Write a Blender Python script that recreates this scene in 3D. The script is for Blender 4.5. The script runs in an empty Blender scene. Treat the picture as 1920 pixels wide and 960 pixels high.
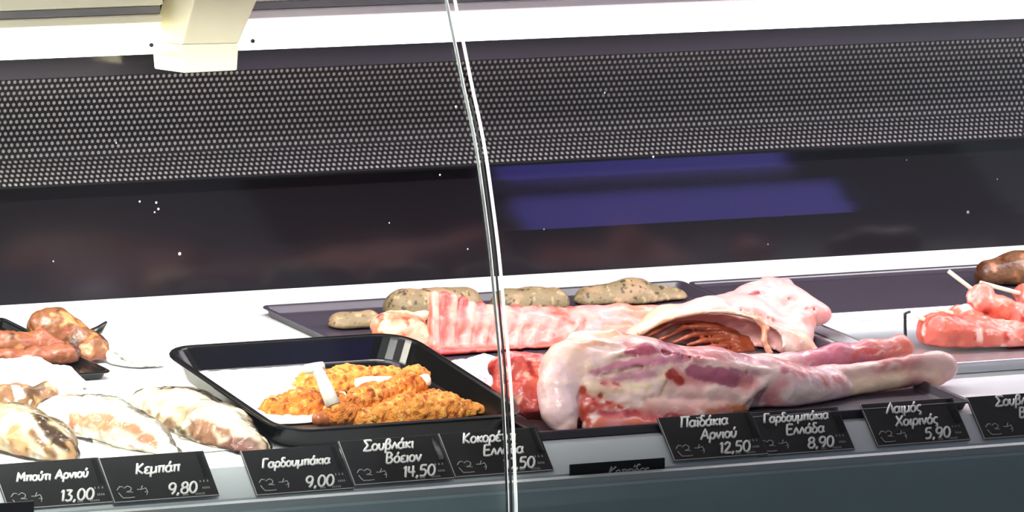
import bpy, bmesh, math, random
import numpy as np
from mathutils import Vector, Matrix
from math import sin, cos, tan, radians as R, pi

random.seed(4)
scene = bpy.context.scene
C = scene.collection

# ------------------------------------------------------------------ camera
TH, PH, F, SC = R(30), R(5.7), 14000.0, 1450.0
dv = Vector((sin(TH)*cos(PH), cos(TH)*cos(PH), -sin(PH)))
rv = Vector((cos(TH), -sin(TH), 0))
uv_ = rv.cross(dv)
def ray(x, y): return dv*F + rv*(x-960) - uv_*(y-480)
CAM = -ray(1000, 835)/SC
cam = bpy.data.cameras.new('camera')
camo = bpy.data.objects.new('camera', cam); C.objects.link(camo)
cam.sensor_width = 36; cam.lens = F*36/1920; cam.clip_end = 200
m3 = Matrix((rv, uv_, -dv)).transposed()
camo.matrix_world = Matrix.Translation(CAM) @ m3.to_4x4()
scene.camera = camo

# ------------------------------------------------------------------ world, exposure
w = bpy.data.worlds.new('shop_air'); scene.world = w; w.use_nodes = True
w.node_tree.nodes['Background'].inputs[0].default_value = (.75, .85, 1, 1)
w.node_tree.nodes['Background'].inputs[1].default_value = .30
vs = scene.view_settings
vs.view_transform = 'Standard'; vs.look = 'None'; vs.gamma = 1; vs.use_curve_mapping = False
vs.exposure = 0.0
LAMP_W = (1.0, .94, .80)      # warm segment (left)
LAMP_P = (1.0, .90, .97)      # rosy segment (right)
PW_L, PW_R = 7.2, 4.6
DIFF = 2.2
def fill_lamp(x, y, z, sx, sy, watts, tilt, tint=(1, .98, .95)):  # unseen fill lamps, added to brighten the price tags and front rail
    L = bpy.data.lights.new('shop_fill_light', 'AREA'); L.shape = 'RECTANGLE'; L.size, L.size_y = sx, sy; L.energy = watts; L.color = tint
    o = bpy.data.objects.new('shop_fill_light', L); C.objects.link(o); o.location = (x, y, z); o.rotation_euler = (R(tilt), 0, 0)
fill_lamp(3.3, -1.7, 2.2, 1.2, .6, 170, 36)
fill_lamp(-1.7, -1.7, 2.2, 1.6, .6, 280, 36)

# ------------------------------------------------------------------ helpers
AL = R(7.2)                    # slope of the display deck
class Frame:
    def __init__(s, o, rx=AL):
        s.o = Vector(o); s.rx = rx; s.R = Matrix.Rotation(rx, 3, 'X'); s.n = s.R @ Vector((0, 0, 1))
    def P(s, px, py, h=0.0):
        v = ray(px, py); t = ((s.o + s.n*h) - CAM).dot(s.n)/v.dot(s.n)
        return s.R.transposed() @ (CAM + v*t - s.o)
    def Q(s, px, py, S):
        """the point seen at a pixel that lies S up the slope from the frame's front edge"""
        n = s.R @ Vector((0, 1, 0)); v = ray(px, py); t = ((s.o + n*S) - CAM).dot(n)/v.dot(n)
        return s.R.transposed() @ (CAM + v*t - s.o)
DK = Frame((0, 0, 0))
def atY(px, py, Y):
    v = ray(px, py); return CAM + v*((Y-CAM.y)/v.y)
def atX(px, py, X):
    v = ray(px, py); return CAM + v*((X-CAM.x)/v.x)
def s2l(c): return tuple((v/255/12.92) if v/255 <= .04045 else ((v/255+.055)/1.055)**2.4 for v in c)
def col(c): return (*s2l(c), 1)

def mat(name, c, rough=.5, metal=0, emit=None, es=0, bump=0, bscale=60, coat=0, sss=0, attr=False, spec=.5, var=0, vscale=20):
    m = bpy.data.materials.new(name); m.use_nodes = True
    nt = m.node_tree; b = nt.nodes['Principled BSDF']
    b.inputs['Base Color'].default_value = col(c); b.inputs['Roughness'].default_value = rough
    b.inputs['Metallic'].default_value = metal; b.inputs['Coat Weight'].default_value = coat
    b.inputs['Coat Roughness'].default_value = .12; b.inputs['Specular IOR Level'].default_value = spec
    if sss:
        b.inputs['Subsurface Weight'].default_value = sss; b.inputs['Subsurface Radius'].default_value = (.01, .004, .003)
    if emit:
        b.inputs['Emission Color'].default_value = (*emit, 1); b.inputs['Emission Strength'].default_value = es
    if attr:
        a = nt.nodes.new('ShaderNodeAttribute'); a.attribute_name = 'Col'
        nt.links.new(a.outputs['Color'], b.inputs['Base Color'])
    tc = nt.nodes.new('ShaderNodeTexCoord')
    if var:
        n = nt.nodes.new('ShaderNodeTexNoise'); n.inputs['Scale'].default_value = vscale; n.inputs['Detail'].default_value = 5
        mx = nt.nodes.new('ShaderNodeMixRGB'); mx.inputs[1].default_value = col(c); mx.inputs[2].default_value = col([x*(1-var) for x in c])
        nt.links.new(tc.outputs['Object'], n.inputs['Vector']); nt.links.new(n.outputs['Fac'], mx.inputs[0])
        nt.links.new(mx.outputs[0], b.inputs['Base Color'])
    if bump:
        n = nt.nodes.new('ShaderNodeTexNoise'); n.inputs['Scale'].default_value = bscale; n.inputs['Detail'].default_value = 4
        bp = nt.nodes.new('ShaderNodeBump'); bp.inputs['Strength'].default_value = bump; bp.inputs['Distance'].default_value = .004
        nt.links.new(tc.outputs['Object'], n.inputs['Vector']); nt.links.new(n.outputs['Fac'], bp.inputs['Height'])
        nt.links.new(bp.outputs[0], b.inputs['Normal'])
    return m
def clear(name, tint, refl=.06, rough=.02, ior=1.45, tr=1.0, bump=0, bscale=80):
    """thin clear sheet: transparent, mirror reflection by Fresnel"""
    m = bpy.data.materials.new(name); m.use_nodes = True; nt = m.node_tree; nt.nodes.clear()
    o = nt.nodes.new('ShaderNodeOutputMaterial'); t = nt.nodes.new('ShaderNodeBsdfTransparent'); g = nt.nodes.new('ShaderNodeBsdfGlossy')
    t.inputs[0].default_value = (*[x*tr for x in tint], 1); g.inputs['Roughness'].default_value = rough
    f = nt.nodes.new('ShaderNodeFresnel'); f.inputs[0].default_value = ior
    mx = nt.nodes.new('ShaderNodeMixShader'); ma = nt.nodes.new('ShaderNodeMath'); ma.operation = 'ADD'; ma.inputs[1].default_value = refl
    ma.use_clamp = True
    nt.links.new(f.outputs[0], ma.inputs[0]); nt.links.new(ma.outputs[0], mx.inputs[0])
    nt.links.new(t.outputs[0], mx.inputs[1]); nt.links.new(g.outputs[0], mx.inputs[2]); nt.links.new(mx.outputs[0], o.inputs[0])
    if bump:
        tc = nt.nodes.new('ShaderNodeTexCoord')
        n = nt.nodes.new('ShaderNodeTexNoise'); n.inputs['Scale'].default_value = bscale; n.inputs['Detail'].default_value = 3
        bp = nt.nodes.new('ShaderNodeBump'); bp.inputs['Strength'].default_value = bump; bp.inputs['Distance'].default_value = .006
        nt.links.new(tc.outputs['Object'], n.inputs['Vector']); nt.links.new(n.outputs['Fac'], bp.inputs['Height'])
        nt.links.new(bp.outputs[0], g.inputs['Normal']); nt.links.new(bp.outputs[0], f.inputs['Normal'])
    return m

def tag(o, label=None, cat=None, group=None, kind=None):
    for k, v in (('label', label), ('category', cat), ('group', group), ('kind', kind)):
        if v: o[k] = v
    return o
def empty(name, loc, label, cat, group=None, rx=0):
    o = bpy.data.objects.new(name, None); C.objects.link(o); o.location = loc; o.rotation_euler = (rx, 0, 0)
    o.empty_display_size = .02
    return tag(o, label, cat, group)

class MB:
    def __init__(s): s.v = []; s.f = []; s.mi = []; s.sm = []
    def add(s, vs_, fs, mi=0, smooth=False):
        b = len(s.v); s.v += [tuple(v) for v in vs_]
        for f in fs: s.f.append([i+b for i in f]); s.mi.append(mi); s.sm.append(smooth)
    def box(s, a, b, mi=0):
        (x0, y0, z0), (x1, y1, z1) = a, b
        v = [(x, y, z) for z in (z0, z1) for y in (y0, y1) for x in (x0, x1)]
        s.add(v, [(0,2,3,1), (4,5,7,6), (0,1,5,4), (2,6,7,3), (0,4,6,2), (1,3,7,5)], mi)
    def hexa(s, v, mi=0):
        """8 points: bottom ring then top ring"""
        s.add(v, [(0,3,2,1), (4,5,6,7), (0,1,5,4), (1,2,6,5), (2,3,7,6), (3,0,4,7)], mi)
    def tube(s, pts, r, n=8, mi=0, cap=True):
        pts = [Vector(p) for p in pts]; N = len(pts); rr = r if hasattr(r, '__len__') else [r]*N
        vs_ = []; fs = []; ref = None
        for i, p in enumerate(pts):
            t = (pts[min(i+1, N-1)] - pts[max(i-1, 0)]).normalized()
            if ref is None: ref = t.orthogonal().normalized()
            a = (ref - t*ref.dot(t))
            a = a.normalized() if a.length > 1e-6 else t.orthogonal().normalized()
            ref = a; b = t.cross(a)
            for k in range(n): vs_.append(p + (a*cos(2*pi*k/n) + b*sin(2*pi*k/n))*rr[i])
        for i in range(N-1):
            for k in range(n): fs.append((i*n+k, i*n+(k+1) % n, (i+1)*n+(k+1) % n, (i+1)*n+k))
        if cap: fs.append(tuple(range(n-1, -1, -1))); fs.append(tuple((N-1)*n+k for k in range(n)))
        s.add(vs_, fs, mi, True)
    def extrude_x(s, prof, x0, x1, mi=0, closed=True, smooth=False):
        n = len(prof); v = [(x0, y, z) for y, z in prof] + [(x1, y, z) for y, z in prof]
        fs = [(i, (i+1) % n, n+(i+1) % n, n+i) for i in range(n if closed else n-1)]
        s.add(v, fs, mi, smooth)
        if closed: s.add(v, [tuple(range(n-1, -1, -1)), tuple(range(n, 2*n))], mi)
    def loft(s, loops, mi=0, smooth=True, cap0=True, cap1=True):
        n = len(loops[0]); v = [p for L in loops for p in L]; fs = []
        for i in range(len(loops)-1):
            for k in range(n): fs.append((i*n+k, i*n+(k+1) % n, (i+1)*n+(k+1) % n, (i+1)*n+k))
        if cap0: fs.append(tuple(range(n-1, -1, -1)))
        if cap1: fs.append(tuple((len(loops)-1)*n+k for k in range(n)))
        s.add(v, fs, mi, smooth)
    def build(s, name, mats, parent=None, bevel=0, loc=None, rx=0):
        me = bpy.data.meshes.new(name); me.from_pydata(s.v, [], s.f)
        for m in (mats if isinstance(mats, (list, tuple)) else [mats]): me.materials.append(m)
        me.polygons.foreach_set('material_index', s.mi); me.polygons.foreach_set('use_smooth', s.sm)
        bm = bmesh.new(); bm.from_mesh(me); bmesh.ops.recalc_face_normals(bm, faces=bm.faces); bm.to_mesh(me); bm.free()
        o = bpy.data.objects.new(name, me); C.objects.link(o)
        if loc is not None: o.location = loc
        o.rotation_euler = (rx, 0, 0)
        if parent: o.parent = parent
        if bevel:
            b = o.modifiers.new('bevel', 'BEVEL'); b.width = bevel; b.segments = 2; b.limit_method = 'ANGLE'
        return o

# ---- numpy noise and distance-field modelling
def _h(i, j, k, s):
    n = (i.astype(np.int64)*73856093) ^ (j.astype(np.int64)*19349663) ^ (k.astype(np.int64)*83492791) ^ (s*2654435761)
    n = (n ^ (n >> 13))*1274126177 & 0x7fffffff
    n = (n ^ (n >> 15)) & 0xffff
    return n/65535.0
def vnoise(p, scale, seed=1, octv=3):
    q = p*scale; out = np.zeros(len(p)); amp = 1; tot = 0
    for o_ in range(octv):
        f = np.floor(q); t = q-f; t = t*t*(3-2*t); i, j, k = f[:, 0], f[:, 1], f[:, 2]
        r = 0
        for a in (0, 1):
            wa = t[:, 0] if a else 1-t[:, 0]
            for b in (0, 1):
                wb = t[:, 1] if b else 1-t[:, 1]
                for c in (0, 1):
                    wc = t[:, 2] if c else 1-t[:, 2]
                    r = r + wa*wb*wc*_h(i+a, j+b, k+c, seed+o_*17)
        out += amp*r; tot += amp; amp *= .5; q = q*2.03+11.3
    return out/tot
def sstep(a, b, x): t = np.clip((x-a)/(b-a), 0, 1); return t*t*(3-2*t)

# primitives: ('c', a, b, ra, rb, col, k, op, flat) and ('e', c, radii, yaw, col, k, op)
def cap_dist(p, a, b, ra, rb, fl):
    s = np.array([1, 1, fl]); a = np.array(a)*s; b = np.array(b)*s; q = p*s
    ab = b-a; L = max(ab@ab, 1e-12); t = np.clip((q-a)@ab/L, 0, 1)
    return np.linalg.norm(q-a-t[:, None]*ab, axis=1)-(ra+(rb-ra)*t)
def ell_dist(p, c, r, yaw):
    q = p-np.array(c); cy, sy = cos(yaw), sin(yaw)
    q = np.stack([q[:, 0]*cy+q[:, 1]*sy, -q[:, 0]*sy+q[:, 1]*cy, q[:, 2]], 1)/np.array(r)
    k0 = np.linalg.norm(q, axis=1); k1 = np.linalg.norm(q/np.array(r), axis=1)
    return k0*(k0-1)/np.maximum(k1, 1e-9)
def pdist(pr, p):
    return cap_dist(p, pr[1], pr[2], pr[3], pr[4], pr[8]) if pr[0] == 'c' else ell_dist(p, pr[1], pr[2], pr[3])
def pinfo(pr):
    if pr[0] == 'c': return pr[5], pr[6], pr[7]
    return pr[4], pr[5], pr[6]
def pbox(pr):
    if pr[0] == 'c':
        r = np.array([max(pr[3], pr[4])]*3)/np.array([1, 1, min(pr[8], 1)]); a, b = np.array(pr[1]), np.array(pr[2])
        return np.minimum(a, b)-r, np.maximum(a, b)+r
    r = max(pr[2]); c = np.array(pr[1]); rr = np.array([r, r, pr[2][2]]); return c-rr, c+rr
def T(fr, pts, c, k=.012, op='+', fl=1.0):
    """chain of tapered capsules; points (px, py, distance up the slope, radius[, colour])"""
    out = []
    for A, B in zip(pts, pts[1:]):
        cc = A[4] if len(A) > 4 else c
        out.append(('c', tuple(fr.Q(*A[:3])), tuple(fr.Q(*B[:3])), A[3], B[3], cc, k, op, fl))
    return out
def E_(fr, px, py, h, r, c, yaw=0, k=.012, op='+'):
    return [('e', tuple(fr.Q(px, py, h)), r, yaw, c, k, op)]

def surface_nets(Fg, o, h):
    ins = Fg < 0; nx, ny, nz = Fg.shape
    cnt = np.zeros((nx-1, ny-1, nz-1), np.int8)
    for a in (0, 1):
        for b in (0, 1):
            for c in (0, 1): cnt += ins[a:nx-1+a, b:ny-1+b, c:nz-1+c]
    act = (cnt > 0) & (cnt < 8); idx = -np.ones(act.shape, np.int64); cells = np.argwhere(act); idx[act] = np.arange(len(cells))
    acc = np.zeros((len(cells), 3)); num = np.zeros(len(cells)); i, j, k = cells.T
    cor = [(a, b, c) for a in (0, 1) for b in (0, 1) for c in (0, 1)]
    for u in range(8):
        for v in range(u+1, 8):
            cu, cv = cor[u], cor[v]
            if sum(abs(x-y) for x, y in zip(cu, cv)) != 1: continue
            fu = Fg[i+cu[0], j+cu[1], k+cu[2]]; fv = Fg[i+cv[0], j+cv[1], k+cv[2]]
            m = (fu < 0) != (fv < 0); t = np.where(m, fu/np.where(m, fu-fv, 1), 0)
            for ax in range(3): acc[:, ax] += np.where(m, cu[ax]+t*(cv[ax]-cu[ax]), 0)
            num += m
    V = o+h*(cells+acc/num[:, None]); faces = []
    for ax in range(3):
        sl0 = [slice(None)]*3; sl1 = [slice(None)]*3; sl0[ax] = slice(0, -1); sl1[ax] = slice(1, None)
        A, B = ins[tuple(sl0)], ins[tuple(sl1)]; e = np.argwhere(A != B)
        o1, o2 = [x for x in range(3) if x != ax]
        e = e[(e[:, o1] > 0) & (e[:, o2] > 0) & (e[:, o1] < Fg.shape[o1]-1) & (e[:, o2] < Fg.shape[o2]-1)]
        q = []
        for d1, d2 in ((0, 0), (1, 0), (1, 1), (0, 1)):
            f = e.copy(); f[:, o1] -= d1; f[:, o2] -= d2; q.append(idx[f[:, 0], f[:, 1], f[:, 2]])
        q = np.stack(q, 1); fl = A[e[:, 0], e[:, 1], e[:, 2]]
        if ax == 1: fl = ~fl
        q[fl] = q[fl][:, ::-1]; faces.append(q)
    Fq = np.concatenate(faces)[:, ::-1]
    return V, Fq[(Fq >= 0).all(1)]

def sdf(name, fr, prims, material, vox=.003, amp=.002, nsc=60, seed=1, tau=.004, paint=(), mott=None, parent=None, base=None,
        floor=.0005, off=0.0, label=None, cat=None, group=None, streak=None, octv=3):
    los, his = zip(*[pbox(p) for p in prims if pinfo(p)[2] == '+'])
    pad = amp+off+vox*3; lo = np.min(los, 0)-pad; hi = np.max(his, 0)+pad; lo[2] = max(lo[2], floor-vox*2)
    n = np.ceil((hi-lo)/vox).astype(int)+1
    ax = [lo[d]+vox*np.arange(n[d]) for d in range(3)]
    G = np.full(n, .05)
    for pr in prims:
        c_, k, op = pinfo(pr); a, b = pbox(pr); mg = k+amp+off+vox*3
        i0 = np.clip(((a-mg-lo)/vox).astype(int), 0, n-1); i1 = np.clip(((b+mg-lo)/vox).astype(int)+2, 1, n)
        sl = tuple(slice(u, v) for u, v in zip(i0, i1)); g = np.meshgrid(*[ax[d][sl[d]] for d in range(3)], indexing='ij')
        if g[0].size == 0: continue
        p = np.stack([x.ravel() for x in g], 1); d = pdist(pr, p).reshape(g[0].shape); cur = G[sl]
        if op == '+':
            hh = np.maximum(k-np.abs(cur-d), 0)/k; G[sl] = np.minimum(cur, d)-hh*hh*k*.25
        else:
            d = -d; hh = np.maximum(k-np.abs(cur-d), 0)/k; G[sl] = np.maximum(cur, d)+hh*hh*k*.25
    G -= off
    near = np.abs(G) < amp*2+vox*3
    ii = np.argwhere(near); pp = lo+vox*ii
    if amp: G[near] -= amp*(vnoise(pp, nsc, seed, octv)-.5)*2
    zz = (ax[2][None, None, :]-floor); G = np.maximum(G, -zz+0*G)     # rests flat on its support
    G[0], G[-1], G[:, 0], G[:, -1], G[:, :, 0], G[:, :, -1] = (np.maximum(x, vox*.3) for x in (G[0], G[-1], G[:, 0], G[:, -1], G[:, :, 0], G[:, :, -1]))
    V, Fq = surface_nets(G, lo, vox)
    # colours
    Wt = np.zeros(len(V)); Cc = np.zeros((len(V), 3))
    warp = V+.006*(np.stack([vnoise(V, 70, seed+31, 2), vnoise(V, 70, seed+32, 2), vnoise(V, 70, seed+33, 2)], 1)-.5)*2
    for pr in prims:
        c_, k, op = pinfo(pr)
        if c_ is None: continue
        d = pdist(pr, warp); d = np.abs(d) if op == '-' else d
        wt = np.exp(-np.clip(d, -.02, .2)/tau); Wt += wt; Cc += wt[:, None]*np.array(s2l(c_))
    Cc /= np.maximum(Wt, 1e-12)[:, None]
    if streak:                                                       # (colour, scale vector, lo, hi)
        c2, sv, a, b = streak; nn = vnoise(warp*np.array(sv), 1, seed+5, 3); m = sstep(a, b, nn)[:, None]; Cc = Cc*(1-m)+m*np.array(s2l(c2))
    vd = np.array(fr.R.transposed() @ dv); flat_ = lambda q: q-.8*(np.atleast_2d(q)@vd)[:, None]*vd
    wp = flat_(warp)
    for pr in paint:                                                 # patches of other tissue, deep rather than skin-thin
        c_, k, op = pinfo(pr); d = cap_dist(wp, flat_(np.array(pr[1]))[0], flat_(np.array(pr[2]))[0], pr[3], pr[4], 1); m = (1-sstep(-k, k*.6, d))[:, None]; Cc = Cc*(1-m)+m*np.array(s2l(c_))
    for mt in (mott or ()):                                          # (colour, scale, lo, hi)
        nn = vnoise(V, mt[1], seed+int(mt[1]), 3); m = sstep(mt[2], mt[3], nn)[:, None]; Cc = Cc*(1-m)+m*np.array(s2l(mt[0]))
    Cc = np.clip(Cc, 0, 1)**GAM.get(material.name, 1.0)
    if base is None: base = np.array([(lo[0]+hi[0])/2, (lo[1]+hi[1])/2, 0.0])
    me = bpy.data.meshes.new(name); me.from_pydata((V-base).tolist(), [], Fq.tolist()); me.materials.append(material)
    me.polygons.foreach_set('use_smooth', [True]*len(me.polygons))
    at = me.color_attributes.new('Col', 'FLOAT_COLOR', 'POINT')
    at.data.foreach_set('color', np.concatenate([Cc, np.ones((len(V), 1))], 1).astype(np.float32).ravel())
    o = bpy.data.objects.new(name, me); C.objects.link(o)
    if parent is not None: o.parent = parent
    else:
        o.location = fr.o + fr.R @ Vector(base); o.rotation_euler = (fr.rx, 0, 0)
    tag(o, label, cat, group)
    o_base[o.name] = base
    return o
o_base = {}
GAM = {'raw_meat': 1.2, 'sausage_casing': 1.55, 'crumb_coating': 1.12, 'marinated_skin': 1.35, 'wrapped_paper': 1.25}   # albedo of the tissue under the strips' hard light

# ------------------------------------------------------------------ materials
M = {}
M['enamel'] = mat('white_enamelled_steel', (238, 238, 240), .28, var=.04, vscale=6)
M['ledge'] = mat('pale_grey_ledge', (205, 212, 214), .4)
M['rail'] = mat('blue_grey_rail', (158, 178, 182), .45, var=.12, vscale=5)
M['lip'] = mat('grey_lip', (168, 176, 178), .35)
M['rear'] = mat('dark_gloss_panel', (40, 37, 42), .12, spec=.5, var=.2, vscale=3)
M['perf'] = mat('dark_perforated_sheet', (30, 28, 31), .5)
M['hole'] = mat('pale_holes', (204, 200, 198), .6)
M['cream'] = mat('cream_powder_coat', (232, 226, 196), .45, var=.05, vscale=15)
M['white'] = mat('white_aluminium', (246, 242, 246), .4)
M['ivory'] = mat('ivory_housing', (252, 248, 222), .4)
M['groove'] = mat('grey_groove', (150, 146, 150), .5)
M['dark'] = mat('black_plastic', (16, 15, 17), .35)
M['tray'] = mat('black_gloss_tray', (12, 11, 11), .2)
M['mat_tray'] = mat('purple_black_tray', (62, 54, 66), .32, var=.15, vscale=12)
M['steel'] = mat('brushed_steel', (200, 200, 206), .3, metal=.9)
M['floor'] = mat('grey_floor_tile', (120, 118, 114), .4, var=.1, vscale=4)
M['glass'] = clear('clear_glass', (.97, .985, .98), refl=.0, rough=.04, ior=1.33)
M['film'] = clear('crinkled_film', (.97, .97, .96), refl=.0, rough=.1, ior=1.36, bump=.8, bscale=50)
M['acrylic'] = clear('clear_acrylic', (.86, .88, .88), refl=.05, rough=.1)
M['edge'] = mat('polished_glass_edge', (206, 212, 210), .2)
M['seal'] = mat('dark_silicone', (22, 24, 26), .5)
M['chalk'] = mat('black_tag_face', (30, 30, 31), .42, var=.25, vscale=60)
M['ink'] = mat('white_marker', (238, 238, 234), .6)
M['dimink'] = mat('thin_grey_marker', (170, 168, 165), .6)
M['meat'] = mat('raw_meat', (210, 130, 130), .38, attr=True, bump=.25, bscale=140, coat=.12, sss=.06)
M['dry'] = mat('crumb_coating', (220, 140, 60), .75, attr=True, bump=.8, bscale=420)
M['casing'] = mat('sausage_casing', (160, 100, 70), .40, attr=True, bump=.4, bscale=130, coat=.12)
M['marinade'] = mat('marinated_skin', (150, 134, 106), .6, attr=True, bump=.5, bscale=120)
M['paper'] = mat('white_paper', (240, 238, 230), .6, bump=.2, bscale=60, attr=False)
M['wrap'] = mat('wrapped_paper', (240, 235, 220), .5, attr=True, bump=.5, bscale=70, coat=.2)
M['bone'] = mat('bone', (244, 236, 222), .4, bump=.2, bscale=200)
M['wood'] = mat('pale_skewer_wood', (238, 224, 196), .6, var=.1, vscale=200)
M['bag'] = mat('pale_blue_plastic', (214, 224, 236), .3, attr=True, bump=.6, bscale=45, coat=.4)

# ------------------------------------------------------------------ structure
DEP = .872                                # slope length of the deck
X0, X1 = -1.3, 2.3
Yb, Zb = DEP*cos(AL), DEP*sin(AL)
BETA = R(49.5); LL = .047
b = MB(); b.add([(-7, -11, -.9), (7, -11, -.9), (7, 4, -.9), (-7, 4, -.9), (-7, -11, -1), (7, -11, -1), (7, 4, -1), (-7, 4, -1)],
                [(0,1,2,3), (7,6,5,4), (0,4,5,1), (1,5,6,2), (2,6,7,3), (3,7,4,0)])
tag(b.build('floor', M['floor']), kind='structure')

b = MB(); b.box((-7, 2.6, -.9), (7, 2.7, 2.3)); tag(b.build('wall_back', mat('pale_grey_wall', (150, 148, 146), .7)), kind='structure')

case = empty('display_case', (.45, .4, -.9), 'long butcher display case with white deck, dark rear wall and blue grey front rail', 'display case')
CB = Vector((.45, .4, -.9))
def cpart(b, name, m, **k):
    b.v = [tuple(Vector(v)-CB) for v in b.v]; return b.build(name, m, case, **k)
# deck with a coved rear edge
prof = [(0, 0), (Yb, Zb)]
for i in range(1, 7):
    a = AL+(pi/2-AL)*i/6; prof.append((Yb+.01*sin(a)-.01*sin(AL), Zb+.01*cos(AL)-.01*cos(a)))
b = MB(); b.extrude_x(prof, X0, X1, closed=False, smooth=True)
b.extrude_x([(0, -.004), (Yb+.02, Zb-.004), (Yb+.02, Zb-.02), (0, -.02)], X0, X1)
cpart(b, 'deck', M['enamel'])
e0 = (-LL*cos(BETA), -LL*sin(BETA))
b = MB(); b.extrude_x([(0, 0), e0, (e0[0], e0[1]-.06), (0, -.06)], X0, X1); cpart(b, 'tag_ledge', M['ledge'])
lip_y = e0[0]-.013
b = MB(); b.extrude_x([(lip_y, e0[1]-.001), (lip_y, e0[1]-.02), (lip_y-.010, e0[1]-.02), (lip_y-.010, e0[1]-.003)], X0, X1); cpart(b, 'front_lip', M['lip'])
b = MB(); b.extrude_x([(lip_y, e0[1]-.02), (lip_y-.012, e0[1]-.0125), (lip_y-.014, e0[1]-.016), (lip_y-.014, -.22), (lip_y, -.22)], X0, X1)
cpart(b, 'front_rail', M['rail'])
b = MB(); b.box((X0, -.12, -.9), (X1, Yb+.08, -.225)); b.box((X0, lip_y-.06, -.225), (X1, lip_y, -.21)); cpart(b, 'base_cabinet', M['rail'])
# rear wall
YR = Yb+.01
b = MB(); b.box((X0, YR, Zb-.02), (X1, YR+.02, Zb+.62)); cpart(b, 'rear_panel', M['rear'])
# perforated sheet: bent profile with staggered holes
zb = atY(960, 305, YR-.03).z
prof = [(YR-.044, zb), (YR-.012, zb+.034), (YR-.008, zb+.085), (YR-.008, zb+.12), (YR-.022, zb+.20)]
b = MB(); b.extrude_x([(YR-.002, zb)]+prof+[(YR-.002, zb+.20)], X0, X1)
arc = [0]
for p, q in zip(prof, prof[1:]): arc.append(arc[-1]+math.hypot(q[0]-p[0], q[1]-p[1]))
row = 0; t = .006
while t < arc[-1]-.03:
    k = max(i for i in range(len(arc)-1) if arc[i] <= t); f = (t-arc[k])/(arc[k+1]-arc[k]); p, q = prof[k], prof[k+1]
    dy, dz = (q[0]-p[0])/(arc[k+1]-arc[k]), (q[1]-p[1])/(arc[k+1]-arc[k]); cy, cz = p[0]+(q[0]-p[0])*f, p[1]+(q[1]-p[1])*f
    x = X0+.3+(row % 2)*.0044; rr = .0026
    while x < 1.75:
        b.add([(x+rr*cos(a*pi/4), cy+rr*sin(a*pi/4)*dy-dz*.0006, cz+rr*sin(a*pi/4)*dz+dy*.0006) for a in range(8)], [tuple(range(8))], 1)
        x += .0088
    row += 1; t += .0079
cpart(b, 'perforated_sheet', [M['perf'], M['hole']])
b = MB(); b.box((X0, YR-.05, Zb+.60), (X1, YR+.02, Zb+.62)); b.box((X0, .1, Zb+.62), (X1, YR+.02, Zb+.64)); cpart(b, 'top_panel', M['white'])
for sx in (X0, X1):
    b = MB(); b.box((sx-.01, -.05, -.22), (sx+.01, YR+.02, Zb+.64)); cpart(b, 'end_panel', M['enamel'])

# ------------------------------------------------------------------ light fixtures and the bracket between them
YL = .40
zl = atY(960, 74, YL).z
xl = atY(303, 100, YL).x; xr = atY(448, 90, YL).x
def fixture(xa, xb, tint, power, label, sx):
    o = empty('light_fixture', ((xa+xb)/2, YL+.03, zl+.15), label, 'light', 'light fixtures over the meat')
    B = Vector(o.location)
    def part(bm, name, m, **k):
        bm.v = [tuple(Vector(v)-B) for v in bm.v]; return bm.build(name, m, o, **k)
    b = MB(); b.extrude_x([(YL, zl), (YL, zl+.036), (YL+.05, zl+.036), (YL+.05, zl)], xa, xb)
    part(b, 'diffuser', mat('lit_diffuser', (255, 255, 255), .5, emit=tint, es=DIFF))
    b = MB(); b.extrude_x([(YL+.004, zl+.037), (YL-.002, zl+.042), (YL-.002, zl+.050), (YL+.008, zl+.053), (YL+.008, zl+.062), (YL-.004, zl+.066),
                           (YL-.004, zl+.085), (YL+.004, zl+.09), (YL+.004, zl+.15), (YL+.06, zl+.15), (YL+.06, zl), (YL+.052, zl), (YL+.052, zl+.037)], xa, xb)
    part(b, 'housing', M['ivory'] if tint == LAMP_W else M['white'])
    b = MB(); b.extrude_x([(YL+.0035, zl+.0530), (YL+.0035, zl+.0625), (YL+.009, zl+.0625), (YL+.009, zl+.0530)], xa, xb); part(b, 'groove', M['groove'])
    b = MB(); c = Vector((sx, YL-.001, zl+.012))
    b.loft([[c+Vector((cos(a*pi/5)*.0028, y, sin(a*pi/5)*.0028)) for a in range(10)] for y in (.001, -.0015)]); part(b, 'screw', M['dark'])
    L = bpy.data.lights.new('strip_light', 'AREA'); L.shape = 'RECTANGLE'; L.size = xb-xa; L.size_y = .05; L.energy = power*(xb-xa); L.color = tint
    lo = bpy.data.objects.new('strip_light', L); C.objects.link(lo); lo.parent = o; lo.location = Vector(((xa+xb)/2, YL+.025, zl-.004))-B
fixture(X0+.03, xl, LAMP_W, PW_L, 'warm white light strip ending left of the cream bracket', atY(283, 87, YL).x)
fixture(xr, X1-.03, LAMP_P, PW_R, 'rosy white light strip running right from the cream bracket', atY(473, 77, YL).x)

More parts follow.
